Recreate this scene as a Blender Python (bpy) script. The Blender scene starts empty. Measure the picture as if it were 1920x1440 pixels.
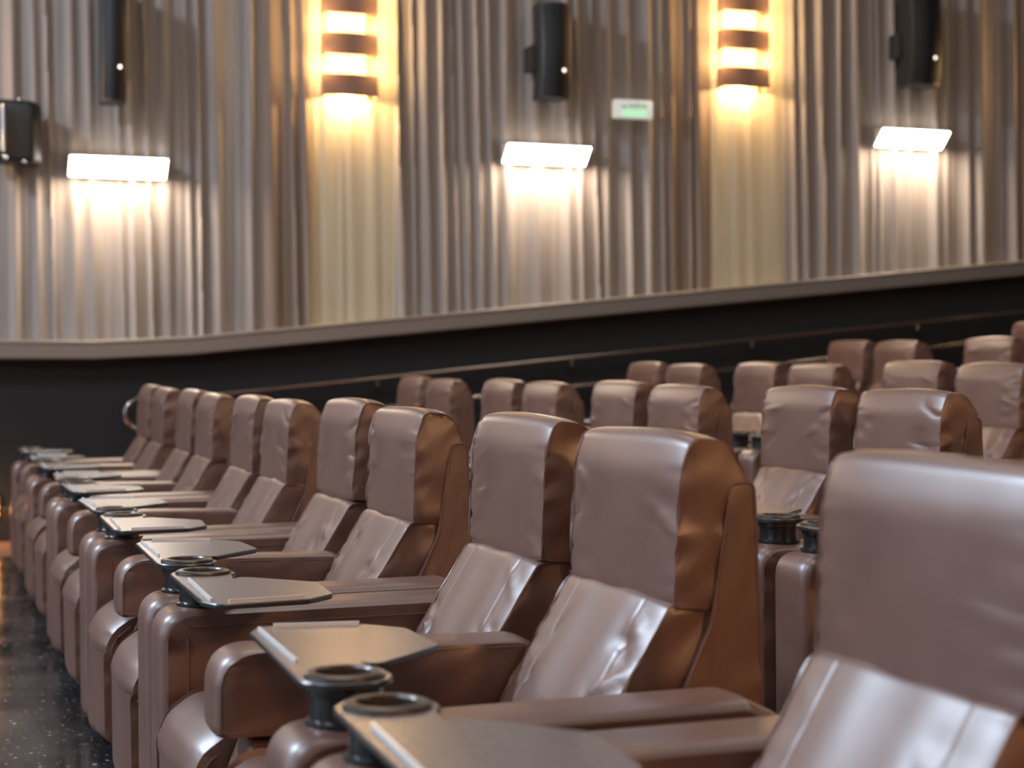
import bpy, bmesh, math, random
from mathutils import Vector, Matrix, noise

# ------------------------------------------------------------------ camera
C = bpy.context.scene.collection
SC = bpy.context.scene
F_PX, TH, HOR = 3180.3, math.radians(19.1686), 693.17
EYE = 1.26
sT, cT = math.sin(TH), math.cos(TH)
cam_d = bpy.data.cameras.new('camera')
cam_d.sensor_width = 36.0
cam_d.lens = 36.0 * F_PX / 1920.0
cam_d.clip_start = 0.05
cam_d.dof.use_dof = True
cam_d.dof.focus_distance = 4.35
cam_d.dof.aperture_fstop = 3.0
cam = bpy.data.objects.new('camera', cam_d)
C.objects.link(cam)
cam.location = (0, 0, EYE)
cam.rotation_euler = (math.radians(90) - math.atan((720 - HOR) / F_PX), 0, -TH)
SC.camera = cam

# ------------------------------------------------------------------ world and exposure
w = bpy.data.worlds.new('world')
SC.world = w
w.use_nodes = True
w.node_tree.nodes['Background'].inputs['Color'].default_value = (0.02, 0.02, 0.02, 1)
w.node_tree.nodes['Background'].inputs['Strength'].default_value = 0.3
SC.view_settings.view_transform = 'Standard'
SC.view_settings.look = 'None'
SC.view_settings.gamma = 1.0
SC.view_settings.use_curve_mapping = False
SC.view_settings.exposure = 0.3

# ------------------------------------------------------------------ house lights (ceiling)
def area(name, loc, size, power, col, aim=None):
    l = bpy.data.lights.new(name, 'AREA')
    l.shape = 'RECTANGLE'; l.size = size[0]; l.size_y = size[1]
    l.energy = power; l.color = col
    o = bpy.data.objects.new(name, l); C.objects.link(o)
    o.location = loc
    d = (Vector(aim) - Vector(loc)) if aim else Vector((0, 0, -1))
    o.rotation_euler = d.to_track_quat('-Z', 'Y').to_euler()
    return o
COOL = (0.70, 0.83, 1.0)
WARM = (1.0, 0.62, 0.30)
NEUT = (1.0, 0.93, 0.85)
for lx, ly, pw in ((-4.0, 3.0, 300), (-4.8, 9.0, 1250), (1.5, 3.5, 60), (1.5, 8.0, 60), (6.5, 3.0, 60), (6.5, 8.0, 60)):
    area('ceiling_house_light', (lx, ly, 6.9), (1.6, 1.6), pw, COOL if lx < 0 else NEUT, (1.5, 3.5, 0.8) if pw > 1000 else None)

# ------------------------------------------------------------------ materials
def mat(name, col, rough=0.5, metal=0.0, spec=0.5, emit=None, estr=0.0, coat=0.0, croug=0.2, sheen=0.0):
    m = bpy.data.materials.new(name); m.use_nodes = True
    b = m.node_tree.nodes['Principled BSDF']
    b.inputs['Base Color'].default_value = (*col, 1)
    b.inputs['Roughness'].default_value = rough
    b.inputs['Metallic'].default_value = metal
    b.inputs['Specular IOR Level'].default_value = spec
    b.inputs['Coat Weight'].default_value = coat
    b.inputs['Coat Roughness'].default_value = croug
    b.inputs['Sheen Weight'].default_value = sheen
    if emit:
        b.inputs['Emission Color'].default_value = (*emit, 1)
        b.inputs['Emission Strength'].default_value = estr
    return m

def nodes(m):
    nt = m.node_tree
    return nt, nt.nodes, nt.links, nt.nodes['Principled BSDF']

def noise_color(m, c1, c2, scale, detail=4, mapscale=(1, 1, 1), lo=0.35, hi=0.65):
    nt, N, L, b = nodes(m)
    tc = N.new('ShaderNodeTexCoord'); mp = N.new('ShaderNodeMapping')
    mp.inputs['Scale'].default_value = mapscale
    nz = N.new('ShaderNodeTexNoise'); nz.inputs['Scale'].default_value = scale; nz.inputs['Detail'].default_value = detail
    cr = N.new('ShaderNodeValToRGB')
    cr.color_ramp.elements[0].position = lo; cr.color_ramp.elements[0].color = (*c1, 1)
    cr.color_ramp.elements[1].position = hi; cr.color_ramp.elements[1].color = (*c2, 1)
    L.new(tc.outputs['Object'], mp.inputs['Vector']); L.new(mp.outputs['Vector'], nz.inputs['Vector'])
    L.new(nz.outputs['Fac'], cr.inputs['Fac']); L.new(cr.outputs['Color'], b.inputs['Base Color'])
    return mp, nz

def add_bump(m, scale, strength, dist=0.002, kind='noise', mapscale=(1, 1, 1), detail=3):
    nt, N, L, b = nodes(m)
    tc = N.new('ShaderNodeTexCoord'); mp = N.new('ShaderNodeMapping')
    mp.inputs['Scale'].default_value = mapscale
    if kind == 'voronoi':
        t = N.new('ShaderNodeTexVoronoi'); out = t.outputs['Distance']
    else:
        t = N.new('ShaderNodeTexNoise'); t.inputs['Detail'].default_value = detail; out = t.outputs['Fac']
    t.inputs['Scale'].default_value = scale
    bp = N.new('ShaderNodeBump'); bp.inputs['Strength'].default_value = strength; bp.inputs['Distance'].default_value = dist
    L.new(tc.outputs['Object'], mp.inputs['Vector']); L.new(mp.outputs['Vector'], t.inputs['Vector'])
    L.new(out, bp.inputs['Height'])
    if b.inputs['Normal'].is_linked:
        L.new(b.inputs['Normal'].links[0].from_socket, bp.inputs['Normal'])
    L.new(bp.outputs['Normal'], b.inputs['Normal'])

LEATHER = mat('brown_leather', (0.15, 0.075, 0.055), rough=0.42, spec=0.65, coat=0.45, croug=0.36)
noise_color(LEATHER, (0.112, 0.054, 0.039), (0.138, 0.068, 0.049), 6, 3)
add_bump(LEATHER, 9, 0.18, 0.006, 'noise', detail=2)
add_bump(LEATHER, 420, 0.18, 0.0006, 'voronoi')
SEAM = mat('leather_piping', (0.09, 0.045, 0.033), rough=0.5)
PLASTIC = mat('black_plastic', (0.012, 0.012, 0.013), rough=0.28, spec=0.6)
RIM = mat('cup_rim', (0.035, 0.024, 0.020), rough=0.36, spec=0.5)
EDGE = mat('tray_edge', (0.02, 0.022, 0.024), rough=0.3)
TRAY = mat('brushed_grey_laminate', (0.16, 0.14, 0.125), rough=0.27, metal=0.2)
noise_color(TRAY, (0.150, 0.125, 0.115), (0.205, 0.175, 0.162), 30, 4, (1, 14, 1))
LIP = mat('clear_acrylic_lip', (0.75, 0.76, 0.76), rough=0.15, spec=0.7)
LIP.node_tree.nodes['Principled BSDF'].inputs['Transmission Weight'].default_value = 0.1
METAL = mat('dark_bronze_rail', (0.30, 0.26, 0.235), rough=0.2, metal=0.9)
SPK = mat('speaker_black', (0.018, 0.019, 0.022), rough=0.42)
GRILLE = mat('speaker_grille', (0.022, 0.023, 0.027), rough=0.5)
add_bump(GRILLE, 500, 0.4, 0.001, 'voronoi')
BAND = mat('sconce_band', (0.26, 0.135, 0.085), rough=0.7)
DIFF = mat('white_diffuser', (0.9, 0.9, 0.9), rough=0.4, emit=(1.0, 0.95, 0.88), estr=9)
LAMPBODY = mat('lamp_housing', (0.30, 0.28, 0.26), rough=0.5)
BULB = mat('warm_glass', (0.62, 0.42, 0.20), rough=0.3, emit=(1.0, 0.70, 0.34), estr=1.9)
GREYC = mat('taupe_curtain', (0.30, 0.265, 0.24), rough=0.85, sheen=0.2)
noise_color(GREYC, (0.25, 0.212, 0.188), (0.29, 0.248, 0.22), 3, 4, (6, 1, 0.3))
add_bump(GREYC, 300, 0.2, 0.001)
BROWNC = mat('brown_curtain', (0.20, 0.145, 0.11), rough=0.85)
add_bump(BROWNC, 300, 0.2, 0.001)
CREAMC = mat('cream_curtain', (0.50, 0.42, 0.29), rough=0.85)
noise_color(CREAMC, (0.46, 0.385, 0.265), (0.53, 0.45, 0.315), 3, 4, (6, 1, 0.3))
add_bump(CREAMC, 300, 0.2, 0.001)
BLACKW = mat('charcoal_wall', (0.018, 0.0175, 0.0185), rough=0.85, spec=0.25)
add_bump(BLACKW, 120, 0.3, 0.002)
LEDGE = mat('grey_brown_ledge', (0.19, 0.165, 0.145), rough=0.32)
CEILM = mat('dark_ceiling', (0.03, 0.03, 0.032), rough=0.9)
SIDEW = mat('plain_taupe_wall', (0.24, 0.21, 0.19), rough=0.9)
CARPET = mat('rust_carpet', (0.14, 0.06, 0.032), rough=0.95)
add_bump(CARPET, 250, 0.6, 0.004)
FLOOR = mat('polished_black_floor', (0.012, 0.012, 0.013), rough=0.14, spec=0.5)
def floor_nodes(m):
    nt, N, L, b = nodes(m)
    tc = N.new('ShaderNodeTexCoord')
    n1 = N.new('ShaderNodeTexNoise'); n1.inputs['Scale'].default_value = 38; n1.inputs['Detail'].default_value = 3
    n2 = N.new('ShaderNodeTexNoise'); n2.inputs['Scale'].default_value = 2.2; n2.inputs['Detail'].default_value = 6
    L.new(tc.outputs['Object'], n1.inputs['Vector']); L.new(tc.outputs['Object'], n2.inputs['Vector'])
    r1 = N.new('ShaderNodeValToRGB')
    r1.color_ramp.elements[0].position = 0.64; r1.color_ramp.elements[0].color = (0, 0, 0, 1)
    r1.color_ramp.elements[1].position = 0.70; r1.color_ramp.elements[1].color = (1, 1, 1, 1)
    L.new(n1.outputs['Fac'], r1.inputs['Fac'])
    r2 = N.new('ShaderNodeValToRGB')
    r2.color_ramp.elements[0].position = 0.40; r2.color_ramp.elements[0].color = (0.014, 0.014, 0.015, 1)
    r2.color_ramp.elements[1].position = 0.72; r2.color_ramp.elements[1].color = (0.042, 0.040, 0.038, 1)
    L.new(n2.outputs['Fac'], r2.inputs['Fac'])
    mx = N.new('ShaderNodeMix'); mx.data_type = 'RGBA'
    L.new(r1.outputs['Color'], mx.inputs[0]); L.new(r2.outputs['Color'], mx.inputs[6])
    mx.inputs[7].default_value = (0.34, 0.31, 0.27, 1)
    L.new(mx.outputs[2], b.inputs['Base Color'])
    mr = N.new('ShaderNodeMapRange'); mr.inputs[1].default_value = 0.3; mr.inputs[2].default_value = 0.75
    mr.inputs[3].default_value = 0.07; mr.inputs[4].default_value = 0.30
    L.new(n2.outputs['Fac'], mr.inputs[0]); L.new(mr.outputs[0], b.inputs['Roughness'])
    bp = N.new('ShaderNodeBump'); bp.inputs['Strength'].default_value = 0.05; bp.inputs['Distance'].default_value = 0.002
    L.new(n2.outputs['Fac'], bp.inputs['Height']); L.new(bp.outputs['Normal'], b.inputs['Normal'])
floor_nodes(FLOOR)
SIGN = mat('sign_white', (0.85, 0.85, 0.82), rough=0.4, emit=(0.9, 1.0, 0.9), estr=0.25)
GREEN = mat('sign_green', (0.05, 0.30, 0.12), rough=0.4, emit=(0.1, 0.55, 0.2), estr=0.15)
LITGREEN = mat('sign_pale_green', (0.5, 0.85, 0.55), rough=0.4, emit=(0.5, 1.0, 0.6), estr=0.45)
LED = mat('indicator_led', (0.9, 0.8, 0.7), rough=0.3, emit=(1.0, 0.82, 0.7), estr=2.2)
CHROME = mat('chrome_hardware', (0.75, 0.78, 0.8), rough=0.12, metal=1.0)
ORANGE = mat('step_light_lens', (0.9, 0.4, 0.1), rough=0.4, emit=(1.0, 0.33, 0.06), estr=5)
SCREENM = mat('cinema_screen', (0.8, 0.8, 0.8), rough=0.9, emit=(0.80, 0.88, 1.0), estr=1.6)

# ------------------------------------------------------------------ object helpers
def link(name, me, mats, parent=None):
    o = bpy.data.objects.new(name, me)
    C.objects.link(o)
    for m in (mats if isinstance(mats, (list, tuple)) else [mats]):
        me.materials.append(m)
    if parent: o.parent = parent
    return o

def obj(name, bm, mats, parent=None, smooth=True, angle=40):
    bmesh.ops.recalc_face_normals(bm, faces=bm.faces)
    if smooth:
        lim = math.radians(angle)
        for f in bm.faces: f.smooth = True
        for e in bm.edges:
            if len(e.link_faces) == 2 and e.calc_face_angle(0) > lim: e.smooth = False
    me = bpy.data.meshes.new(name); bm.to_mesh(me); bm.free()
    return link(name, me, mats, parent)

def empty(name, label, cat, loc=(0, 0, 0), group=None):
    o = bpy.data.objects.new(name, None); C.objects.link(o)
    o.location = loc; o.empty_display_size = 0.1
    tag(o, label, cat, group)
    return o

def tag(o, label, cat, group=None):
    o['label'] = label; o['category'] = cat
    if group: o['group'] = group
    return o

def struct(o):
    o['kind'] = 'structure'
    return o

def add_box(bm, a, b, mi=0, bevel=0.0, seg=2):
    r = bmesh.ops.create_cube(bm, size=1)
    vs = r['verts']
    for v in vs:
        v.co = Vector([(a[i] + b[i]) / 2 + v.co[i] * (b[i] - a[i]) for i in range(3)])
    fs = set(f for v in vs for f in v.link_faces)
    for f in fs: f.material_index = mi
    if bevel > 0:
        es = list(set(e for v in vs for e in v.link_edges))
        rb = bmesh.ops.bevel(bm, geom=es, offset=bevel, segments=seg, affect='EDGES', profile=0.5)
        for f in rb['faces']: f.material_index = mi

def add_tube(bm, pts, r, seg=10, closed=False, mi=0):
    pts = [Vector(p) for p in pts]
    rings = []
    n = len(pts)
    up = Vector((0, 0, 1))
    prev = None
    for i, p in enumerate(pts):
        a = pts[i - 1] if (i > 0 or closed) else p
        b = pts[(i + 1) % n] if (i < n - 1 or closed) else p
        t = (b - a).normalized()
        if prev is None:
            ref = up if abs(t.dot(up)) < 0.9 else Vector((0, 1, 0))
            nrm = t.cross(ref).normalized()
        else:
            nrm = (prev - t * prev.dot(t)).normalized()
        prev = nrm
        bi = t.cross(nrm)
        rings.append([bm.verts.new(p + r * (math.cos(2 * math.pi * k / seg) * nrm + math.sin(2 * math.pi * k / seg) * bi)) for k in range(seg)])
    m = n if closed else n - 1
    for i in range(m):
        A, B = rings[i], rings[(i + 1) % n]
        for k in range(seg):
            f = bm.faces.new((A[k], A[(k + 1) % seg], B[(k + 1) % seg], B[k])); f.material_index = mi
    if not closed:
        for R in (rings[0], rings[-1]):
            f = bm.faces.new(R); f.material_index = mi

def add_lathe(bm, prof, cx, cy, seg=32, mi=0):
    rings = []
    for r, z in prof:
        rings.append([bm.verts.new((cx + r * math.cos(2 * math.pi * k / seg), cy + r * math.sin(2 * math.pi * k / seg), z)) for k in range(seg)])
    for i in range(len(rings) - 1):
        for k in range(seg):
            f = bm.faces.new((rings[i][k], rings[i][(k + 1) % seg], rings[i + 1][(k + 1) % seg], rings[i + 1][k])); f.material_index = mi
    for R in (rings[0], rings[-1]):
        if abs(prof[0][0]) > 1e-6:
            f = bm.faces.new(R); f.material_index = mi

def round_poly(pts, radii, seg=6):
    """closed polygon with rounded corners"""
    out = []
    n = len(pts)
    for i in range(n):
        p = Vector(pts[i]); a = Vector(pts[i - 1]); b = Vector(pts[(i + 1) % n])
        r = radii[i] if isinstance(radii, (list, tuple)) else radii
        if r <= 0:
            out.append(p); continue
        da, db = (a - p), (b - p)
        la, lb = da.length, db.length
        da.normalize(); db.normalize()
        cosx = max(-0.999, min(0.999, da.dot(db)))
        half = math.acos(cosx) / 2
        t = min(r / math.tan(half), la * 0.48, lb * 0.48)
        p0, p1 = p + da * t, p + db * t
        for k in range(seg + 1):
            s = k / seg
            out.append(p0 * (1 - s) ** 2 + p * 2 * s * (1 - s) + p1 * s * s)
    return out

def resample(pts, step):
    out = []
    n = len(pts)
    for i in range(n):
        a, b = pts[i], pts[(i + 1) % n]
        k = max(1, int((b - a).length / step))
        for j in range(k): out.append(a.lerp(b, j / k))
    return out

def cushion(prof, W, y0=0.0, ny=28, crown=0.03, cap=0.012, step=0.02, seed=0, pucker=0.0, pipe=0.0035, grooves=(), bulge=0.0, cpow=10, folds=()):
    """upholstered block: an x-z profile swept along y, crowned towards its end seams, with puckers, stitched grooves and piping"""
    rnd = random.Random(seed)
    pts = resample([Vector(p) for p in prof], step)
    n = len(pts)
    cen = sum(pts, Vector((0, 0))) / n
    nor = []
    for i in range(n):
        t = pts[(i + 1) % n] - pts[i - 1]
        nn = Vector((t.y, -t.x))
        if nn.length < 1e-9: nn = Vector((0, 1))
        nn.normalize()
        nor.append(nn)
    area2 = sum(pts[i].x * pts[(i + 1) % n].y - pts[(i + 1) % n].x * pts[i].y for i in range(n))
    if area2 < 0: nor = [-q for q in nor]
    ph = [rnd.uniform(0, 6.28) for _ in range(8)]
    fr = [rnd.uniform(0.8, 1.3) for _ in range(8)]
    bm = bmesh.new()
    rings = []
    us = []
    for j in range(ny + 1):
        s = -1 + 2 * j / ny
        us.append(math.copysign(abs(s) ** 0.62, s))
    for u in us:
        ring = []
        edge = abs(u)
        for i in range(n):
            p, q = pts[i], nor[i]
            d = -crown * edge ** cpow + bulge * (1 - u * u)
            z = p.y
            if pucker:
                side = 0 if u < 0 else 4
                wv = math.sin(z * 150 * fr[side] + ph[side]) * 0.6 + math.sin(z * 265 * fr[side + 1] + ph[side + 1]) * 0.4
                amp = 0.55 + 0.45 * math.sin(z * 17 * fr[side + 2] + ph[side + 2])
                d += pucker * wv * amp * math.exp(-((1 - edge) / 0.20) ** 1.4) * (1 if q.x < 0 else 0.35)
                d += pucker * 0.5 * math.sin(u * 3 + z * 9 + ph[3])
            for g in grooves:
                d -= 0.0022 * math.exp(-((u * W / 2 - g) / 0.0035) ** 2) * (1 if q.x < 0.2 else 0)
                d += 0.004 * math.exp(-((u * W / 2 - g * 0.55) / 0.06) ** 2) * (1 if q.x < 0.2 else 0)
            for (fu, fz, slope, fl, fa) in folds:
                k = (z - fz) - slope * (u - fu)
                d += fa * math.exp(-(k / 0.010) ** 2) * math.exp(-((u - fu) / fl) ** 2) * (1 if q.x < 0 else 0)
            pp = p + q * d
            ring.append(bm.verts.new((pp.x, y0 + u * W / 2, pp.y)))
        rings.append(ring)
    for j in range(ny):
        A, B = rings[j], rings[j + 1]
        for i in range(n):
            bm.faces.new((A[i], A[(i + 1) % n], B[(i + 1) % n], B[i]))
    for ring, sg in ((rings[0], -1), (rings[-1], 1)):
        prev = ring
        for lv, sc in enumerate((0.96, 0.88, 0.78, 0.66, 0.53, 0.4, 0.26, 0.12)):
            cur = []
            h = cap * (1 - sc ** 2) ** 0.6
            for i in range(n):
                p = cen + (pts[i] - cen) * sc
                wr = pucker * 4.2 * sc * noise.noise(Vector((p.x * 9 + ph[6] + p.y * 7, p.y * 20 - p.x * 9, sg * 3 + ph[5]))) if pucker else 0
                cur.append(bm.verts.new((p.x, y0 + sg * (W / 2 + h + wr), p.y)))
            for i in range(n):
                bm.faces.new((prev[i], prev[(i + 1) % n], cur[(i + 1) % n], cur[i]))
            prev = cur
        bm.faces.new(prev)
    if pipe:
        for ring in (rings[0], rings[-1]):
            add_tube(bm, [v.co.copy() for v in ring][::2], pipe, 6, True, 0)
    return bm

# ------------------------------------------------------------------ recliner (local frame: floor at 0, faces -x)
def head_profile():
    P = [(1.288, 0.820), (1.294, 0.96), (1.300, 1.07), (1.325, 1.142), (1.402, 1.132), (1.442, 1.07), (1.44, 0.835), (1.36, 0.815)]
    return round_poly(P, [0.02, 0.2, 0.16, 0.032, 0.05, 0.05, 0.03, 0.05], 6)
def lower_profile():
    P = [(1.285, 0.835), (1.150, 0.612), (1.045, 0.40), (1.20, 0.37), (1.275, 0.56), (1.395, 0.80), (1.36, 0.838)]
    return round_poly(P, [0.03, 0.25, 0.02, 0.03, 0.2, 0.03, 0.03], 6)

TRAY_POLY = [(-0.075, 0.50), (-0.045, 0.575), (0.155, 0.545), (0.225, 0.47), (0.235, 0.255), (0.072, 0.085)]

def recliner(name, label, seed, side, center, loc, headdz=0.0, headrot=0.0, group=None, trot=0.0):
    """side=+1: outer arm with cup holder at -y, side=-1: at +y"""
    X0 = 1.0
    root = empty(name, label, 'chair', loc, group)
    S = side
    def fin(bm):
        bmesh.ops.translate(bm, verts=bm.verts, vec=(-X0, 0, 0))
        if S < 0:
            bmesh.ops.scale(bm, verts=bm.verts, vec=(1, -1, 1))
        return bm
    rnd = random.Random(seed)
    # head cushion
    calm = 0.35 if seed == 101 else 1.0
    fo = [(rnd.choice((-1, 1)) * rnd.uniform(0.6, 0.9), rnd.uniform(0.87, 1.08), rnd.uniform(-0.12, 0.12), rnd.uniform(0.12, 0.25), rnd.choice((-1, 1)) * 0.0055 * calm) for _ in range(7)]
    bm = cushion(head_profile(), 0.525, 0, 40, 0.006, 0.008, 0.016, seed, 0.0030, 0.0028, (), 0.008, 8, folds=fo)
    if headrot: bmesh.ops.rotate(bm, verts=bm.verts, cent=(1.38, 0, 0.82), matrix=Matrix.Rotation(headrot, 3, 'Y'))
    if headdz: bmesh.ops.translate(bm, verts=bm.verts, vec=(0, 0, headdz))
    obj('head_cushion', fin(bm), LEATHER, root, angle=50)
    # lower back cushion
    fo = [(rnd.choice((-1, 1)) * rnd.uniform(0.5, 0.85), rnd.uniform(0.62, 0.80), rnd.uniform(-0.25, 0.25), rnd.uniform(0.1, 0.22), rnd.choice((-1, 1)) * 0.006 * calm) for _ in range(9)]
    bm = cushion(lower_profile(), 0.51, 0, 72, 0.006, 0.006, 0.016, seed + 7, 0.003, 0.003, (-0.165, 0.165), 0.004, folds=fo)
    obj('back_cushion', fin(bm), LEATHER, root, angle=50)
    # outer shell of the back
    sp = round_poly([(1.40, 1.055), (1.36, 0.80), (1.22, 0.50), (1.14, 0.36), (1.14, 0.05), (1.48, 0.05), (1.472, 0.7), (1.455, 1.06)], [0.02, 0.1, 0.05, 0.02, 0.01, 0.02, 0.2, 0.03])
    bm = cushion(sp, 0.545, 0, 14, 0.006, 0.002, 0.03, seed + 3, 0.001, 0.003)
    obj('back_shell', fin(bm), LEATHER, root, angle=50)
    # seat cushion, waterfall front
    qp = round_poly([(0.535, 0.465), (0.60, 0.512), (1.16, 0.475), (1.16, 0.36), (0.55, 0.34), (0.505, 0.40)], [0.09, 0.09, 0.02, 0.02, 0.03, 0.05])
    bm = cushion(qp, 0.515, 0, 30, 0.03, 0.004, 0.02, seed + 11, 0.003, 0.003, (), 0.010, 5)
    obj('seat_cushion', fin(bm), LEATHER, root, angle=50)
    # leg rest panel under the seat front
    fp = round_poly([(0.515, 0.41), (0.52, 0.13), (0.56, 0.10), (0.62, 0.12), (0.62, 0.345), (0.56, 0.40)], [0.05, 0.05, 0.02, 0.02, 0.02, 0.02])
    bm = cushion(fp, 0.51, 0, 24, 0.03, 0.004, 0.02, seed + 13, 0.002, 0.003, (), 0.012, 5)
    obj('leg_rest', fin(bm), LEATHER, root, angle=50)
    bm = bmesh.new(); add_box(bm, (0.66, -0.24, 0.03), (1.14, 0.24, 0.35))
    obj('base_frame', fin(bm), PLASTIC, root, smooth=False)
    # outer arm: tall floor-standing panel
    ya = -0.388
    ap = round_poly([(0.535, 0.03), (0.53, 0.682), (1.34, 0.69), (1.40, 0.66), (1.47, 0.62), (1.47, 0.03)], [0.05, 0.075, 0.03, 0.05, 0.04, 0.02], 8)
    bm = cushion(ap, 0.19, ya, 24, 0.020, 0.002, 0.03, seed + 17, 0.0008, 0.0, (), 0.004, 7)
    # stitched seam lines on the side of the arm
    for yy in (ya - 0.0965, ya + 0.0965):
        add_tube(bm, [(0.60 + k * 0.05, yy, 0.645 + 0.0005 * k) for k in range(15)], 0.0022, 5)
        add_tube(bm, [(0.598, yy, 0.07 + k * 0.05) for k in range(12)], 0.0022, 5)
    obj('outer_arm', fin(bm), LEATHER, root, angle=50)
    # cup holder with rim
    bm = bmesh.new()
    cx, cy = 0.648, ya
    add_lathe(bm, [(0.062, 0.684), (0.066, 0.687), (0.066, 0.692), (0.058, 0.696), (0.0565, 0.715), (0.058, 0.733), (0.063, 0.736), (0.063, 0.747), (0.066, 0.750), (0.066, 0.757), (0.046, 0.757), (0.043, 0.69), (0.0001, 0.688)], cx, cy, 40)
    ch = obj('cup_holder', fin(bm), PLASTIC, root, angle=30)
    bm = bmesh.new()
    add_lathe(bm, [(0.045, 0.750), (0.046, 0.767), (0.049, 0.7705), (0.060, 0.7705), (0.066, 0.7675), (0.067, 0.7625)], cx, cy, 48)
    for f in [f for f in bm.faces if len(f.verts) > 6]: bm.faces.remove(f)
    obj('cup_rim', fin(bm), RIM, ch, angle=35)
    # tray table swivelling round the cup holder
    pts = [Vector(p) for p in TRAY_POLY]
    pts = round_poly(pts, [0.03, 0.03, 0.03, 0.035, 0.04, 0.03], 6)
    a0, a1 = math.radians(35), math.radians(-180)
    arc = [Vector((0.079 * math.cos(a0 + (a1 - a0) * k / 24), 0.079 * math.sin(a0 + (a1 - a0) * k / 24))) for k in range(25)]
    outline = pts + arc
    R = Matrix.Rotation(trot, 2)
    outline = [R @ p for p in outline]
    hole = [Vector((0.050 * math.cos(2 * math.pi * k / 32), 0.050 * math.sin(2 * math.pi * k / 32))) for k in range(32)]
    bm = bmesh.new()
    def inset(pl, d):
        n = len(pl); o = []
        for i in range(n):
            t = (pl[(i + 1) % n] - pl[i - 1])
            if t.length < 1e-9: o.append(pl[i]); continue
            t.normalize(); o.append(pl[i] + Vector((t.y, -t.x)) * d)
        return o
    levels = [(0.0030, 0.7495), (0, 0.7525), (0, 0.7590), (0.0025, 0.7615)]
    rr = [[bm.verts.new((cx + p.x, cy + p.y, z)) for p in inset(outline, d)] for d, z in levels]
    n = len(outline)
    for a in range(3):
        for i in range(n):
            f = bm.faces.new((rr[a][i], rr[a][(i + 1) % n], rr[a + 1][(i + 1) % n], rr[a + 1][i])); f.material_index = 1
    ht = [bm.verts.new((cx + p.x, cy + p.y, 0.7615)) for p in hole]
    hb = [bm.verts.new((cx + p.x, cy + p.y, 0.7495)) for p in hole]
    for i in range(32):
        f = bm.faces.new((ht[i], ht[(i + 1) % 32], hb[(i + 1) % 32], hb[i])); f.material_index = 1
    def loops(vs): return [bm.edges.get((vs[i], vs[(i + 1) % len(vs)])) for i in range(len(vs))]
    top = bmesh.ops.triangle_fill(bm, use_beauty=True, edges=loops(rr[3]) + loops(ht))
    for g in top['geom']:
        if isinstance(g, bmesh.types.BMFace): g.material_index = 0
    bot = bmesh.ops.triangle_fill(bm, use_beauty=True, edges=loops(rr[0]) + loops(hb))
    for g in bot['geom']:
        if isinstance(g, bmesh.types.BMFace): g.material_index = 1
    tr = obj('tray_table', fin(bm), [TRAY, EDGE], root, angle=35)
    # raised L-shaped stop along the front and end edges
    def lip(a, b, t=0.005, h=0.008):
        bm2 = bmesh.new()
        a = R @ Vector(a); b = R @ Vector(b)
        d = (b - a).normalized(); nn = Vector((-d.y, d.x)) * t
        q = [a, b, b + nn, a + nn]
        v0 = [bm2.verts.new((cx + p.x, cy + p.y, 0.7612)) for p in q]
        v1 = [bm2.verts.new((cx + p.x, cy + p.y, 0.7612 + h)) for p in q]
        bm2.faces.new(v0); bm2.faces.new(v1)
        for i in range(4): bm2.faces.new((v0[i], v0[(i + 1) % 4], v1[(i + 1) % 4], v1[i]))
        return bm2
    obj('tray_lip', fin(lip((-0.050, 0.14), (-0.050, 0.52))), LIP, tr, smooth=False)
    obj('tray_lip', fin(lip((-0.020, 0.550), (0.145, 0.528))), LIP, tr, smooth=False)
    # shared centre arm: lift-up pad and the narrow panel below it
    if center:
        yc = 0.35
        pp = round_poly([(0.545, 0.525), (0.545, 0.70), (1.20, 0.690), (1.27, 0.65), (1.19, 0.53)], [0.03, 0.085, 0.06, 0.03, 0.02], 10)
        bm = cushion(pp, 0.155, yc, 20, 0.012, 0.006, 0.02, seed + 23, 0.001, 0.003, (), 0.004, 6)
        obj('centre_armrest', fin(bm), LEATHER, root, angle=50)
        pp = round_poly([(0.60, 0.03), (0.575, 0.40), (0.62, 0.515), (1.20, 0.52), (1.20, 0.03)], [0.03, 0.1, 0.02, 0.02, 0.02], 6)
        bm = cushion(pp, 0.135, yc, 10, 0.006, 0.002, 0.03, seed + 29, 0.001, 0.0025)
        obj('centre_panel', fin(bm), LEATHER, root, angle=50)
    return root

def dup(root, loc, label, group):
    r = root.copy(); C.objects.link(r); r.location = loc
    r['label'] = label; r['group'] = group
    for ch in list(root.children):
        c = ch.copy(); C.objects.link(c); c.parent = r
        for g in list(ch.children):
            d = g.copy(); C.objects.link(d); d.parent = c
    return r

U = 1.7437
Y0 = 2.5606
NEAR, FAR = 0.522, 1.222          # seat centres inside one two-seat unit

G1 = 'front row recliners'
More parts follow.
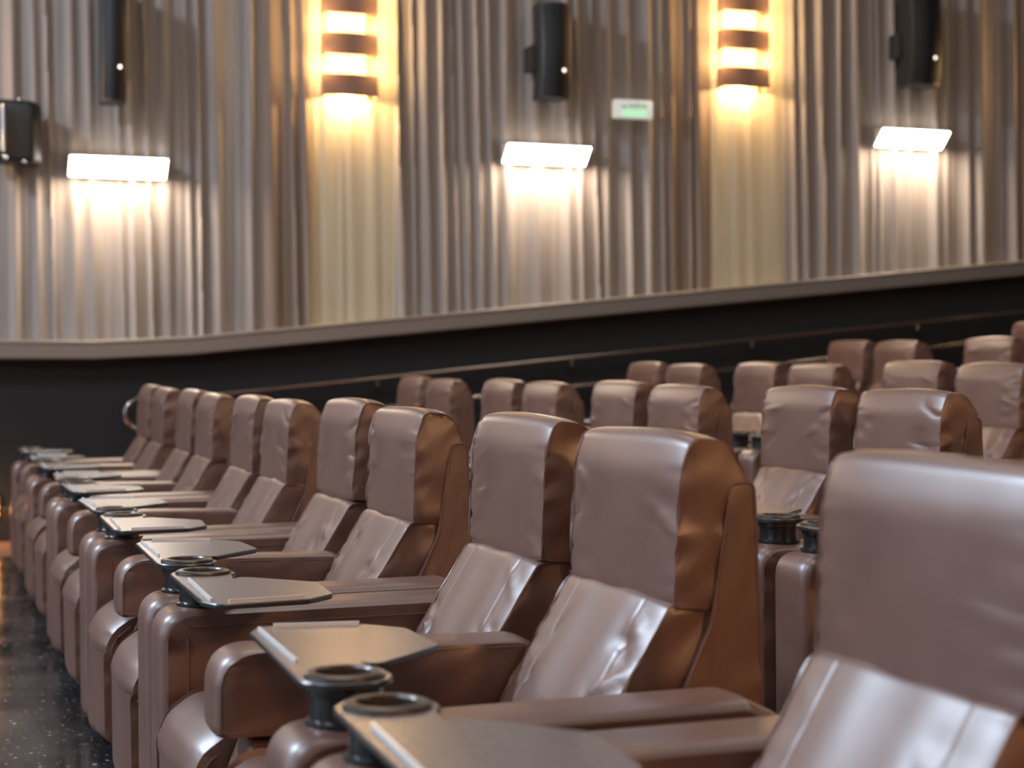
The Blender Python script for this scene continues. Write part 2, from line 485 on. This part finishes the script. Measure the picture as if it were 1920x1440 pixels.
# ch number: (unit, far?, seed, head dz, head rot, tray rotation)
row1 = {
 1: (-1, 1, 101, -0.004, 0.0, 0.04), 2: (0, 0, 37, 0.0, 0.0, -0.02), 3: (0, 1, 53, 0.012, -0.01, 0.02), 4: (1, 0, 71, 0.006, 0.0, 0.0),
 5: (1, 1, 83, 0.020, 0.015, 0.03), 6: (2, 0, 97, 0.0, 0.0, 0.03), 7: (2, 1, 11, 0.006, -0.015, 0.0),
 8: (3, 0, 19, 0.0, 0.0, -0.03), 9: (3, 1, 23, 0.012, 0.01, 0.0), 10: (4, 0, 29, 0.01, 0.0, 0.0), 11: (4, 1, 31, 0.02, 0.0, 0.0)}
lab1 = {
 1: 'large brown leather recliner nearest the camera, cut off at the right edge',
 2: 'second nearest front row recliner, orange light on its side, tray in lower middle',
 3: 'third nearest front row recliner, sharing a dark rounded armrest with the second',
 4: 'fourth nearest front row recliner, tall sharp headrest at the picture centre left',
 5: 'fifth nearest front row recliner, next beyond the sharply focused headrest',
 6: 'sixth nearest front row recliner, middle seat of the front row',
 7: 'seventh nearest front row recliner, partly hidden by the sixth',
 8: 'eighth nearest front row recliner, mostly hidden behind the seventh',
 9: 'wide creased brown recliner third from the far end of the front row',
 10: 'second last recliner at the far end of the front row, mostly hidden',
 11: 'last recliner at the far end of the front row beside the curved rail end'}
chairs = {}
for k in sorted(row1):
    un, far, seed, dz, rot, trot = row1[k]
    chairs[k] = recliner('recliner', lab1[k], seed, -1 if far else 1, not far, (1.0, Y0 + un * U + (FAR if far else NEAR), 0), dz, rot, G1, trot)

def row(dx, elev, bounds, labels, group, want, U2=1.76):
    idx = 0
    for ui, b in enumerate(bounds):
        for far in (0, 1):
            key = (ui, far)
            if key not in want: continue
            src = chairs[{0: (2, 3), 1: (4, 5), 2: (6, 7), 3: (8, 9)}[(ui + len(bounds)) % 4][far]]
            yy = b + (FAR if far else NEAR)
            dup(src, (1.0 + dx, yy, elev), labels[idx], group)
            idx += 1

row(1.81, 0.05, [2.72, 4.47, 6.28, 8.0, 9.88],
    ['second row recliner behind the nearest headrest, only its tray and arm showing',
     'broad headrest recliner of the second row just above the nearest headrest',
     'second row recliner left of the broad headrest, its whole back cushion showing',
     'second row recliner whose headrest rises behind the second nearest front seat',
     'second row recliner between the tops of the third and second nearest front seats',
     'second row recliner with creased headrest, fourth from the far end of its row',
     'second row recliner third from the far end, just left of the creased headrest',
     'second row recliner next to last at the far end',
     'last recliner at the far end of the second row'],
    'second row recliners', [(0, 1)] + [(u, f) for u in (1, 2, 3, 4) for f in (0, 1)])
row(3.61, 0.15, [6.54, 8.30, 10.06],
    ['third row recliner cut off by the right edge of the picture',
     'third row recliner with wide headrest, second from the right edge',
     'third row recliner in the middle of the row, low broad headrest',
     'third row recliner with its back cushion and small tray in view',
     'third row recliner next to last at the far end',
     'last recliner at the far end of the third row'],
    'third row recliners', [(u, f) for u in (0, 1, 2) for f in (0, 1)])
row(5.46, 0.33, [8.50, 10.36],
    ['fourth row recliner near the right edge, third from the far end',
     'fourth row recliner next to last at the far end',
     'last recliner at the far end of the fourth row'],
    'fourth row recliners', [(0, 1), (1, 0), (1, 1)])
dup(chairs[4], (1.0 + 7.05, 11.0 + 0.40, 0.5), 'lone rearmost recliner headrest peeking in at the right edge', 'fifth row recliners')

# ------------------------------------------------------------------ wall plane helpers
YW = 13.0
def wx(px, Y=YW):
    t = (px - 960) / F_PX
    return Y * (sT + t * cT) / (cT - t * sT)
def wz(px, py, Y=YW):
    X = wx(px, Y); d = X * sT + Y * cT
    return EYE - (py - HOR) * d / F_PX

XL, XR = -9.0, 16.0
YN = -2.6
ZC = 7.0
# ------------------------------------------------------------------ floor, platforms, ramp
def prism(bm, poly, y0, y1, mi=0):
    a = [bm.verts.new((p[0], y0, p[1])) for p in poly]
    b = [bm.verts.new((p[0], y1, p[1])) for p in poly]
    bm.faces.new(a).material_index = mi; bm.faces.new(b).material_index = mi
    n = len(poly)
    for i in range(n):
        bm.faces.new((a[i], a[(i + 1) % n], b[(i + 1) % n], b[i])).material_index = mi
bm = bmesh.new()
poly = [(XL, -0.3), (XL, 0), (2.05, 0), (2.05, 0.05), (3.95, 0.05), (3.95, 0.15), (5.75, 0.15), (5.75, 0.33), (7.45, 0.33), (7.45, 0.50), (9.2, 0.50), (9.2, 0.7), (11, 0.7), (11, 0.9), (XR, 0.9), (XR, -0.3)]
prism(bm, poly, YN, 11.95)
struct(obj('floor', bm, FLOOR, smooth=False))
# aisle beside the wall: level, then a ramp
def ramp(X): return 0.0 if X < 1.9 else 0.097 * (X - 1.9)
bm = bmesh.new()
prism(bm, [(XL, -0.3), (XL, 0), (1.9, 0), (XR, ramp(XR)), (XR, -0.3)], 11.95, YW)
struct(obj('floor_aisle', bm, CARPET, smooth=False))

# ------------------------------------------------------------------ far side wall
def ledge(X):           # top of the ledge
    if X < 1.2: return 1.475
    z = 1.475 + 0.0985 * (X - 1.55)
    if X < 1.9: 
        s = (X - 1.2) / 0.7
        return 1.475 * (1 - s) + s * (1.475 + 0.0985 * 0.35)
    return z
bm = bmesh.new()
add_box(bm, (XL, YW, -0.3), (XR, YW + 0.2, ZC))
struct(obj('wall_left', bm, BLACKW, smooth=False))
# ledge trim
xs = [XL, 0, 1.2, 1.3, 1.4, 1.5, 1.6, 1.7, 1.8, 1.9, 4, 8, 12, XR]
bm = bmesh.new()
sec = [(YW, 0.0), (YW - 0.145, 0.0), (YW - 0.155, -0.008), (YW - 0.155, -0.022), (YW - 0.146, -0.03), (YW - 0.146, -0.128), (YW - 0.13, -0.14), (YW, -0.14)]
rings = [[bm.verts.new((x, y, ledge(x) + z)) for y, z in sec] for x in xs]
for i in range(len(xs) - 1):
    for k in range(len(sec)):
        bm.faces.new((rings[i][k], rings[i][(k + 1) % len(sec)], rings[i + 1][(k + 1) % len(sec)], rings[i + 1][k]))
bm.faces.new(rings[0]); bm.faces.new(rings[-1])
struct(obj('trim_1', bm, LEDGE, angle=20))
# baseboard
bm = bmesh.new()
sec = [(YW, 0.0), (YW - 0.02, 0.0), (YW - 0.02, 0.24), (YW - 0.012, 0.255), (YW, 0.26)]
xb = [XL, 1.9, XR]
rings = [[bm.verts.new((x, y, ramp(x) + z)) for y, z in sec] for x in xb]
for i in range(2):
    for k in range(len(sec)):
        bm.faces.new((rings[i][k], rings[i][(k + 1) % len(sec)], rings[i + 1][(k + 1) % len(sec)], rings[i + 1][k]))
struct(obj('baseboard_left', bm, mat('baseboard_black', (0.02, 0.02, 0.022), rough=0.35), smooth=False))

# ------------------------------------------------------------------ curtains
def curtain(name, label, xa, xb, m, seed, amp, per, yoff=0.04, sharp=5.0):
    rnd = random.Random(seed)
    folds = []
    x = xa
    while x < xb:
        p = per * rnd.uniform(0.45, 1.9)
        folds.append((x, p, amp * rnd.uniform(0.45, 1.25), rnd.uniform(0.25, 0.75), rnd.uniform(-0.01, 0.05)))
        x += p
    def depth(X, z):
        # lean of the folds
        for (fx, p, a, sk, ln) in folds:
            pass
        Xs = X + 0.012 * (z - 1.5)
        lo, hi = 0, len(folds) - 1
        for i, (fx, p, a, sk, ln) in enumerate(folds):
            sh = ln * (3.2 - z) * 0.35
            if fx + sh <= Xs: lo = i
            else: break
        fx, p, a, sk, ln = folds[lo]
        sh = ln * (3.2 - z) * 0.35
        q = min(1, max(0, (Xs - fx - sh) / p))
        # sharp narrow ridge with a broad valley
        q2 = q ** (math.log(0.5) / math.log(sk))
        v = math.sin(math.pi * q2) ** sharp
        return a * v + amp * 0.10 * math.sin(X * 61 + seed) * math.sin(X * 23)
    nx = max(24, int((xb - xa) / 0.0075)); nz = 14
    bm = bmesh.new()
    zt = ZC - 0.3
    grid = []
    for j in range(nz + 1):
        r = []
        for i in range(nx + 1):
            X = xa + (xb - xa) * i / nx
            zb = ledge(X) - 0.002
            s = j / nz
            z = zb + (zt - zb) * s ** 1.4
            r.append(bm.verts.new((X, YW - yoff - depth(X, z), z)))
        grid.append(r)
    for j in range(nz):
        for i in range(nx):
            bm.faces.new((grid[j][i], grid[j][i + 1], grid[j + 1][i + 1], grid[j + 1][i]))
    # thickness: returns to the wall at both ends
    for c in (0, nx):
        b0 = [bm.verts.new((g[c].co.x, YW - 0.005, g[c].co.z)) for g in grid]
        for j in range(nz):
            bm.faces.new((grid[j][c], grid[j + 1][c], b0[j + 1], b0[j]))
    o = obj(name, bm, m, angle=60)
    tag(o, label, 'curtain', 'pleated wall drapes')
    return o

P = 3.4395
xs_brown, xs_c0, xs_c1 = wx(481), wx(577), wx(739)
w_grey_end = wx(1247)
b0, c0, c1 = xs_brown, xs_c0, xs_c1
names = {-1: 'beyond the left edge', 0: 'left', 1: 'right', 2: 'far right'}
pl = [
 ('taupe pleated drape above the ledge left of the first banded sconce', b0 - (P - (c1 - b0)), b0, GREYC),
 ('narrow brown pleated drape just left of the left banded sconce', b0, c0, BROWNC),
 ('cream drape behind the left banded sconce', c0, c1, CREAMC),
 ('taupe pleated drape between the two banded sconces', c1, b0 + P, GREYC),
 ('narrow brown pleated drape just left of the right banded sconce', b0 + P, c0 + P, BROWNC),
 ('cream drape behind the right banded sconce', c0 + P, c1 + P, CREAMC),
 ('taupe pleated drape right of the right banded sconce', c1 + P, b0 + 2 * P, GREYC),
 ('narrow brown drape at the right edge of the picture', b0 + 2 * P, c0 + 2 * P, BROWNC),
]
for i, (lb, xa, xb, m) in enumerate(pl):
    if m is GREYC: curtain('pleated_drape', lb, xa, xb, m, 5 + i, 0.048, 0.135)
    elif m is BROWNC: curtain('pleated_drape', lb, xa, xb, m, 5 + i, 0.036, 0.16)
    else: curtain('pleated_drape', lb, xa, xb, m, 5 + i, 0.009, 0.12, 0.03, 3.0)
# the same drapes go on beside the picture, plain
for (xa, xb) in ((XL, b0 - (P - (c1 - b0))), (c0 + 2 * P, XR)):
    bm = bmesh.new()
    n = 60
    a = [bm.verts.new((xa + (xb - xa) * i / n, YW - 0.06 - 0.02 * (i % 2), ledge(xa + (xb - xa) * i / n))) for i in range(n + 1)]
    b = [bm.verts.new((v.co.x, v.co.y, ZC - 0.3)) for v in a]
    for i in range(n): bm.faces.new((a[i], a[i + 1], b[i + 1], b[i]))
    struct(obj('wall_left_drapery', bm, GREYC))

# ------------------------------------------------------------------ other walls, ceiling, screen
for nm, a, b, m in (('ceiling', (XL, YN, ZC), (XR, YW + 0.2, ZC + 0.2), CEILM),
                    ('wall_right', (XL, YN - 0.2, -0.3), (XR, YN, ZC), SIDEW),
                    ('wall_front', (XL - 0.2, YN, -0.3), (XL, YW, ZC), BLACKW),
                    ('wall_back', (XR, YN, -0.3), (XR + 0.2, YW, ZC), SIDEW)):
    bm = bmesh.new(); add_box(bm, a, b); struct(obj(nm, bm, m, smooth=False))
bm = bmesh.new(); add_box(bm, (XL + 0.02, -1.0, 1.3), (XL + 0.06, 11.4, 6.4))
o = obj('cinema_screen', bm, SCREENM, smooth=False); tag(o, 'large pale cinema screen on the front wall', 'screen')

# ------------------------------------------------------------------ banded sconces
def point(parent, loc, e, col, r=0.03):
    l = bpy.data.lights.new('sconce_bulb_light', 'POINT'); l.energy = e; l.color = col; l.shadow_soft_size = r
    o = bpy.data.objects.new('sconce_bulb_light', l); C.objects.link(o); o.location = loc
    if parent: o.parent = parent
    return o

def sconce(label, X, zb, S=1.0, e=9.0, wallY=YW - 0.03, facing=-1, group='banded wall sconces', nb=5):
    """stack of open brown bands round a lit core; origin at the wall, zb = bottom"""
    root = empty('wall_sconce', label, 'wall lamp', (X, wallY, zb), group)
    W, D, H, P_ = 0.425, 0.15, 0.168, 0.318
    f = facing
    for k in range(nb):
        z0 = k * P_
        bm = bmesh.new()
        n = 12
        # gently bowed front, straight returns to the wall
        path = [(-W / 2, f * 0.01)] + [(-W / 2 + W * i / n, f * (D + 0.022 * math.sin(math.pi * i / n))) for i in range(n + 1)] + [(W / 2, f * 0.01)]
        t = 0.005
        cen = Vector((0, f * D * 0.5))
        outer = [Vector(p) for p in path]
        inner = [p + (cen - p).normalized() * t for p in outer]
        vo0 = [bm.verts.new((p.x, p.y, z0)) for p in outer]; vo1 = [bm.verts.new((p.x, p.y, z0 + H)) for p in outer]
        vi0 = [bm.verts.new((p.x, p.y, z0)) for p in inner]; vi1 = [bm.verts.new((p.x, p.y, z0 + H)) for p in inner]
        for i in range(len(path) - 1):
            bm.faces.new((vo0[i], vo0[i + 1], vo1[i + 1], vo1[i])); bm.faces.new((vi0[i], vi0[i + 1], vi1[i + 1], vi1[i]))
            bm.faces.new((vo0[i], vo0[i + 1], vi0[i + 1], vi0[i])); bm.faces.new((vo1[i], vo1[i + 1], vi1[i + 1], vi1[i]))
        obj('band', bm, BAND, root, angle=30)
    # glowing curved glass seen in the gaps
    bm = bmesh.new()
    n = 16
    a = [bm.verts.new((-W * 0.40 + W * 0.72 * i / n, f * (0.045 + 0.07 * math.sin(math.pi * i / n)), 0.09)) for i in range(n + 1)]
    b = [bm.verts.new((v.co.x, v.co.y, nb * P_ - 0.2)) for v in a]
    for i in range(n): bm.faces.new((a[i], a[i + 1], b[i + 1], b[i]))
    bmesh.ops.solidify(bm, geom=bm.faces[:], thickness=0.004)
    obj('glass_diffuser', bm, BULB, root, angle=30)
    bm = bmesh.new()
    for xx in (-W / 2 + 0.012, W / 2 - 0.07):
        add_box(bm, (xx, min(0, f * 0.03), 0), (xx + 0.014, max(0, f * 0.03), nb * P_ - 0.15))
    add_box(bm, (-W / 2 + 0.01, min(f * 0.002, f * 0.012), 0.02), (W / 2 - 0.01, max(f * 0.002, f * 0.012), nb * P_ - 0.17))
    obj('back_frame', bm, mat('sconce_back', (0.5, 0.36, 0.2), rough=0.6), root, smooth=False)
    for z in (0.05, 0.05 + P_ * 1 + 0.19, 0.05 + P_ * 2 + 0.19, P_ * 3 + 0.24):
        point(root, (0, f * 0.10 if z > 0.1 else f * 0.09, z), e * (3.6 if z < 0.1 else 0.55), (1.0, 0.66, 0.30), 0.025)
    for z in (0.243, 0.561, 0.88):
        for sx in (-0.25, 0.25):
            point(root, (sx * 0.95, f * 0.17, z), e * 0.6, (1.0, 0.66, 0.30), 0.02)
    return root
sx1, sx2 = wx(658, YW - .15), wx(1397, YW - .15)
sz1, sz2 = wz(658, 182, YW - .15), wz(1397, 166, YW - .15)
sconce('banded brown wall sconce with glowing gaps on the left cream drape', sx1, sz1)
sconce('banded brown wall sconce with glowing gaps on the right cream drape', sx2, sz2)
for X in (sx1 - P, sx1 - 2 * P):
    point(None, (X, YW - 0.25, sz1), 30, (1.0, 0.6, 0.25), 0.1)
point(None, (sx2 + P, YW - 0.25, sz2 + 0.3), 30, (1.0, 0.6, 0.25), 0.1)
# sconces of the near wall behind the camera
for X, e in ((-0.6, 90), (3.2, 230), (7.0, 130)):
    point(None, (X, YN + 0.3, 2.9), e, (1.0, 0.50, 0.20), 0.22)

# ------------------------------------------------------------------ wedge wall lights
def wedge(label, px, py_top, py_bot, half):
    Yl = YW - 0.10
    X = wx(px, Yl); zb = wz(px, py_bot, Yl)
    root = empty('wedge_wall_light', label, 'wall lamp', (X, Yl, zb), 'bright white wedge wall lights')
    h, D = 0.135, 0.14
    xa, xb = -half, half
    # glowing slanted face: bottom edge at the wall, top edge standing out
    bm = bmesh.new()
    pts = round_poly([(xa, 0), (xb, 0), (xb, 1), (xa, 1)], 0.02, 4)
    vs = [bm.verts.new((p.x, -D * p.y, h * p.y)) for p in pts]
    bm.faces.new(vs)
    bmesh.ops.solidify(bm, geom=bm.faces[:], thickness=0.004)
    obj('diffuser', bm, DIFF, root, smooth=False)
    bm = bmesh.new()
    prof = [(0.0, 0.0), (-D, h), (-D, h + 0.008), (0, h + 0.008)]
    a = [bm.verts.new((xa - 0.004, y + 0.003, z + 0.004)) for y, z in prof]; b = [bm.verts.new((xb + 0.004, y + 0.003, z + 0.004)) for y, z in prof]
    bm.faces.new(a); bm.faces.new(b)
    for i in (1, 2, 3): bm.faces.new((a[i], a[(i + 1) % 4], b[(i + 1) % 4], b[i]))
    obj('housing', bm, LAMPBODY, root, smooth=False)
    l = bpy.data.lights.new('wall_light_down', 'AREA'); l.shape = 'RECTANGLE'; l.size = 2 * half; l.size_y = 0.10
    l.energy = 22; l.color = (1.0, 0.79, 0.58)
    lo = bpy.data.objects.new('wall_light_down', l); C.objects.link(lo); lo.parent = root
    lo.location = (0, -0.12, 0.045); lo.rotation_euler = (math.radians(-12), 0, 0)
    l = bpy.data.lights.new('wall_light_added_halo', 'AREA'); l.shape = 'RECTANGLE'; l.size = 2 * half; l.size_y = 0.03  # added upward lamp, stands in for the lens bloom above the fixture
    l.energy = 0.8; l.color = (1.0, 0.86, 0.70)
    lo = bpy.data.objects.new('wall_light_added_halo', l); C.objects.link(lo); lo.parent = root
    lo.location = (0, -0.05, h + 0.03); lo.rotation_euler = (math.radians(180), 0, 0)
    return root
def hw(px, wpx): return (wx(px + wpx / 2, 12.86) - wx(px - wpx / 2, 12.86)) / 2
wedge('glowing white wedge light under the leftmost tall speaker', 221, 300, 334, hw(221, 182))
wedge('glowing white wedge light between the two banded sconces', 1020, 274, 309, hw(1024, 154))
wedge('glowing white wedge light under the speaker at the right', 1702, 246, 278, hw(1708, 124))

# ------------------------------------------------------------------ tall speakers
def speaker(label, pxl, pxr, pyt, pyb, bracket=None, yaw=0.0):
    Yf = YW - 0.42
    xa, xb = wx(pxl, Yf), wx(pxr, Yf)
    zb, zt = wz(pxl, pyb, Yf), wz(pxl, pyt, Yf)
    cx = (xa + xb) / 2; W = xb - xa; H = zt - zb
    root = empty('wall_speaker', label, 'speaker', (cx, Yf, zb), 'tall black wall speakers')
    bm = bmesh.new()
    n = 10
    sec = [(-W / 2, 0.24), (-W / 2, 0.06)] + [(-W / 2 + W * i / n, 0.06 - 0.06 * math.sin(math.pi * i / n)) for i in range(1, n)] + [(W / 2, 0.06), (W / 2 * 0.9, 0.24)]
    rings = []
    nz = 16
    for k in range(nz + 1):
        s = k / nz
        bow = 0.045 * (1 - (2 * s - 1) ** 2)
        rings.append([bm.verts.new((x, y - bow + 0.02, s * H)) for x, y in sec])
    for k in range(nz):
        for i in range(len(sec)):
            bm.faces.new((rings[k][i], rings[k][(i + 1) % len(sec)], rings[k + 1][(i + 1) % len(sec)], rings[k + 1][i]))
    bm.faces.new(rings[0]); bm.faces.new(rings[-1])
    obj('cabinet', bm, SPK, root, angle=35)
    bm = bmesh.new()
    g = []
    for k in range(nz + 1):
        s = 0.03 + 0.94 * k / nz
        bow = 0.045 * (1 - (2 * s - 1) ** 2)
        g.append([bm.verts.new((-W / 2 * 0.88 + W * 0.88 * i / n, 0.06 - 0.06 * math.sin(math.pi * (0.06 + 0.88 * i / n)) - bow + 0.014, s * H)) for i in range(n + 1)])
    for k in range(nz):
        for i in range(n): bm.faces.new((g[k][i], g[k][i + 1], g[k + 1][i + 1], g[k + 1][i]))
    bmesh.ops.solidify(bm, geom=bm.faces[:], thickness=0.003)
    obj('grille', bm, GRILLE, root)
    bm = bmesh.new()
    bw = bracket if bracket is not None else 0.055
    add_box(bm, (-W / 2 - bw, 0.16, H * 0.30), (0.0, 0.31, H * 0.56), bevel=0.006)
    add_box(bm, (-W / 2 + 0.02, 0.30, H * 0.24), (W / 2 * 0.6, 0.325, H * 0.62), bevel=0.004)
    obj('wall_bracket', bm, SPK, root, angle=30)
    bm = bmesh.new()
    bmesh.ops.create_uvsphere(bm, u_segments=10, v_segments=8, radius=0.014, matrix=Matrix.Translation((W * 0.18, -0.012, H * 0.28)))
    obj('indicator_light', bm, LED, root)
    return root
speaker('tall black wall speaker above the leftmost wedge light', 193, 241, -38, 188, -0.05)
speaker('tall black wall speaker left of the green and white exit sign', 1019, 1074, 1, 181)
speaker('tall black wall speaker at the upper right corner', 1712, 1769, -22, 157)

# small rounded speaker at the left edge
Yf = YW - 0.40
xa, xb = wx(-14, Yf), wx(82, Yf)
zb, zt = wz(40, 303, Yf), wz(40, 188, Yf)
root = empty('surround_speaker', 'small rounded black speaker with chrome hardware at the left edge', 'speaker', ((xa + xb) / 2, Yf, zb))
W, H = xb - xa, zt - zb
bm = bmesh.new()
sec = round_poly([(-W / 2, 0.02), (-W / 2 + 0.05, -0.02), (W * 0.30, 0.0), (W / 2, 0.10), (W / 2, 0.285), (-W / 2, 0.285)], [0.01, 0.02, 0.08, 0.08, 0.04, 0.01], 6)
rings = []
for s, k in ((0, 0.90), (0.03, 0.97), (0.08, 1), (0.5, 1.0), (0.9, 0.98), (0.96, 0.93), (1, 0.84)):
    rings.append([bm.verts.new((p.x * (k if p.x > 0 else 1), p.y * k + 0.15 * (1 - k), s * H)) for p in sec])
for a in range(len(rings) - 1):
    for i in range(len(sec)):
        bm.faces.new((rings[a][i], rings[a][(i + 1) % len(sec)], rings[a + 1][(i + 1) % len(sec)], rings[a + 1][i]))
bm.faces.new(rings[0]); bm.faces.new(rings[-1])
obj('cabinet', bm, SPK, root, angle=35)
bm = bmesh.new()
add_tube(bm, [(-W * 0.28, -0.045, H * 0.14), (-W * 0.28, -0.05, H * 0.5), (-W * 0.28, -0.045, H * 0.9)], 0.014, 10)
obj('chrome_trim', bm, CHROME, root)
for (xx, yy, zz, r, m) in ((-W * 0.25, -0.06, 0.02, 0.018, CHROME), (W * 0.12, -0.03, -0.002, 0.012, CHROME), (W * 0.05, -0.02, H, 0.012, CHROME)):
    bm = bmesh.new(); bmesh.ops.create_uvsphere(bm, u_segments=12, v_segments=8, radius=r, matrix=Matrix.Translation((xx, yy, zz)))
    obj('mounting_bolt', bm, m, root)
bm = bmesh.new(); add_box(bm, (-0.05, 0.28, H * 0.3), (0.05, 0.305, H * 0.7)); obj('wall_bracket', bm, SPK, root, smooth=False)

# ------------------------------------------------------------------ exit sign
Ys = YW - 0.20
xa, xb = wx(1153, Ys), wx(1224, Ys); zt, zb = wz(1188, 188, Ys), wz(1188, 222, Ys)
root = empty('exit_sign', 'small white exit sign with green lettering on the taupe drape', 'sign', ((xa + xb) / 2, Ys, (zt + zb) / 2))
W, H = xb - xa, zt - zb
bm = bmesh.new(); add_box(bm, (-W / 2, 0, -H / 2), (W / 2, 0.07, H / 2), bevel=0.008)
obj('sign_box', bm, SIGN, root, angle=30)
bm = bmesh.new(); add_box(bm, (-0.02, 0.069, -0.02), (0.02, 0.105, 0.02)); obj('wall_mount', bm, SIGN, root, smooth=False)
bm = bmesh.new(); add_box(bm, (-W * 0.30, -0.003, -H * 0.42), (W * 0.33, 0.001, -H * 0.04)); obj('lit_panel', bm, LITGREEN, root, smooth=False)
bm = bmesh.new()
ar = [(-0.035, 0.0), (-0.012, 0.016), (-0.012, 0.006), (0.012, 0.006), (0.012, -0.006), (-0.012, -0.006), (-0.012, -0.016)]
a = [bm.verts.new((x - W * 0.235, -0.006, z + H * 0.10)) for x, z in ar]; bm.faces.new(a)
bmesh.ops.solidify(bm, geom=bm.faces[:], thickness=0.004)
obj('arrow', bm, GREEN, root, smooth=False)
tc = bpy.data.curves.new('lettering', 'FONT'); tc.body = 'SA\u00cdDA'; tc.size = 0.062; tc.align_x = 'CENTER'; tc.align_y = 'CENTER'; tc.extrude = 0.0015
to = bpy.data.objects.new('lettering', tc); C.objects.link(to); to.parent = root
to.location = (W * 0.09, -0.005, H * 0.16); to.rotation_euler = (math.radians(90), 0, 0); 
bpy.context.view_layer.update()
me = bpy.data.meshes.new_from_object(to.evaluated_get(bpy.context.evaluated_depsgraph_get()))
lo_, ro_ = to.location.copy(), to.rotation_euler.copy()
bpy.data.objects.remove(to); me.materials.clear()
to = link('lettering', me, GREEN, root); to.location = lo_; to.rotation_euler = ro_

# ------------------------------------------------------------------ double handrail
YR = YW - 0.10
def railz(X): return 1.045 if X < 1.85 else 1.045 + 0.0985 * (X - 1.85)
xe = wx(236, YR)
gap = 0.235
root = empty('handrail', 'double metal handrail with rounded end climbing the black lower wall', 'handrail', (0, YR, 0))
bm = bmesh.new()
r = gap / 2
pts = [(XR - 0.3, 0, railz(XR - 0.3))] + [(X, 0, railz(X)) for X in (12, 8, 5, 3, 2.2, 2.0, 1.85, 1.7, 1.5)] + [(xe + r, 0, railz(0))]
for k in range(1, 16):
    a = math.pi / 2 + math.pi * k / 16
    pts.append((xe + r + r * 1.05 * math.cos(a), 0, railz(0) - r + r * math.sin(a)))
pts.append((xe + r, 0, railz(0) - gap))
pts += [(X, 0, railz(X) - gap) for X in (1.5, 1.7, 1.85, 2.0, 2.2, 3, 5, 8, 12, XR - 0.3)]
add_tube(bm, pts, 0.019, 12)
obj('rail', bm, METAL, root)
for px in (708, 1072, 1410, 1720):
    X = wx(px, YR)
    bm = bmesh.new()
    z = railz(X)
    add_tube(bm, [(X, 0, z - 0.015), (X, 0.0, z - 0.06), (X, 0.03, z - 0.085), (X, 0.095, z - 0.09)], 0.010, 8)
    obj('rail_bracket', bm, METAL, root)
    bm = bmesh.new()
    add_tube(bm, [(X, 0, z - gap - 0.015), (X, 0.0, z - gap - 0.04), (X, 0.095, z - gap - 0.06)], 0.008, 8)
    obj('rail_bracket', bm, METAL, root)

# ------------------------------------------------------------------ orange step light low on the wall
xl = wx(-24)
root = empty('step_light', 'small orange step light low on the black wall at the left edge', 'step light', (xl, YW - 0.02, 0.25))
bm = bmesh.new(); add_box(bm, (-0.09, -0.03, -0.09), (0.09, 0.0, 0.09), bevel=0.004); obj('step_light_case', bm, SPK, root, smooth=False)
for k in range(2):
    bm = bmesh.new(); add_box(bm, (-0.075, -0.036, -0.06 + k * 0.05), (0.075, -0.0295, -0.03 + k * 0.05)); obj('lens', bm, ORANGE, root, smooth=False)
point(root, (0, -0.25, 0.02), 5.0, (1.0, 0.45, 0.15), 0.05).name = 'step_light_glow'
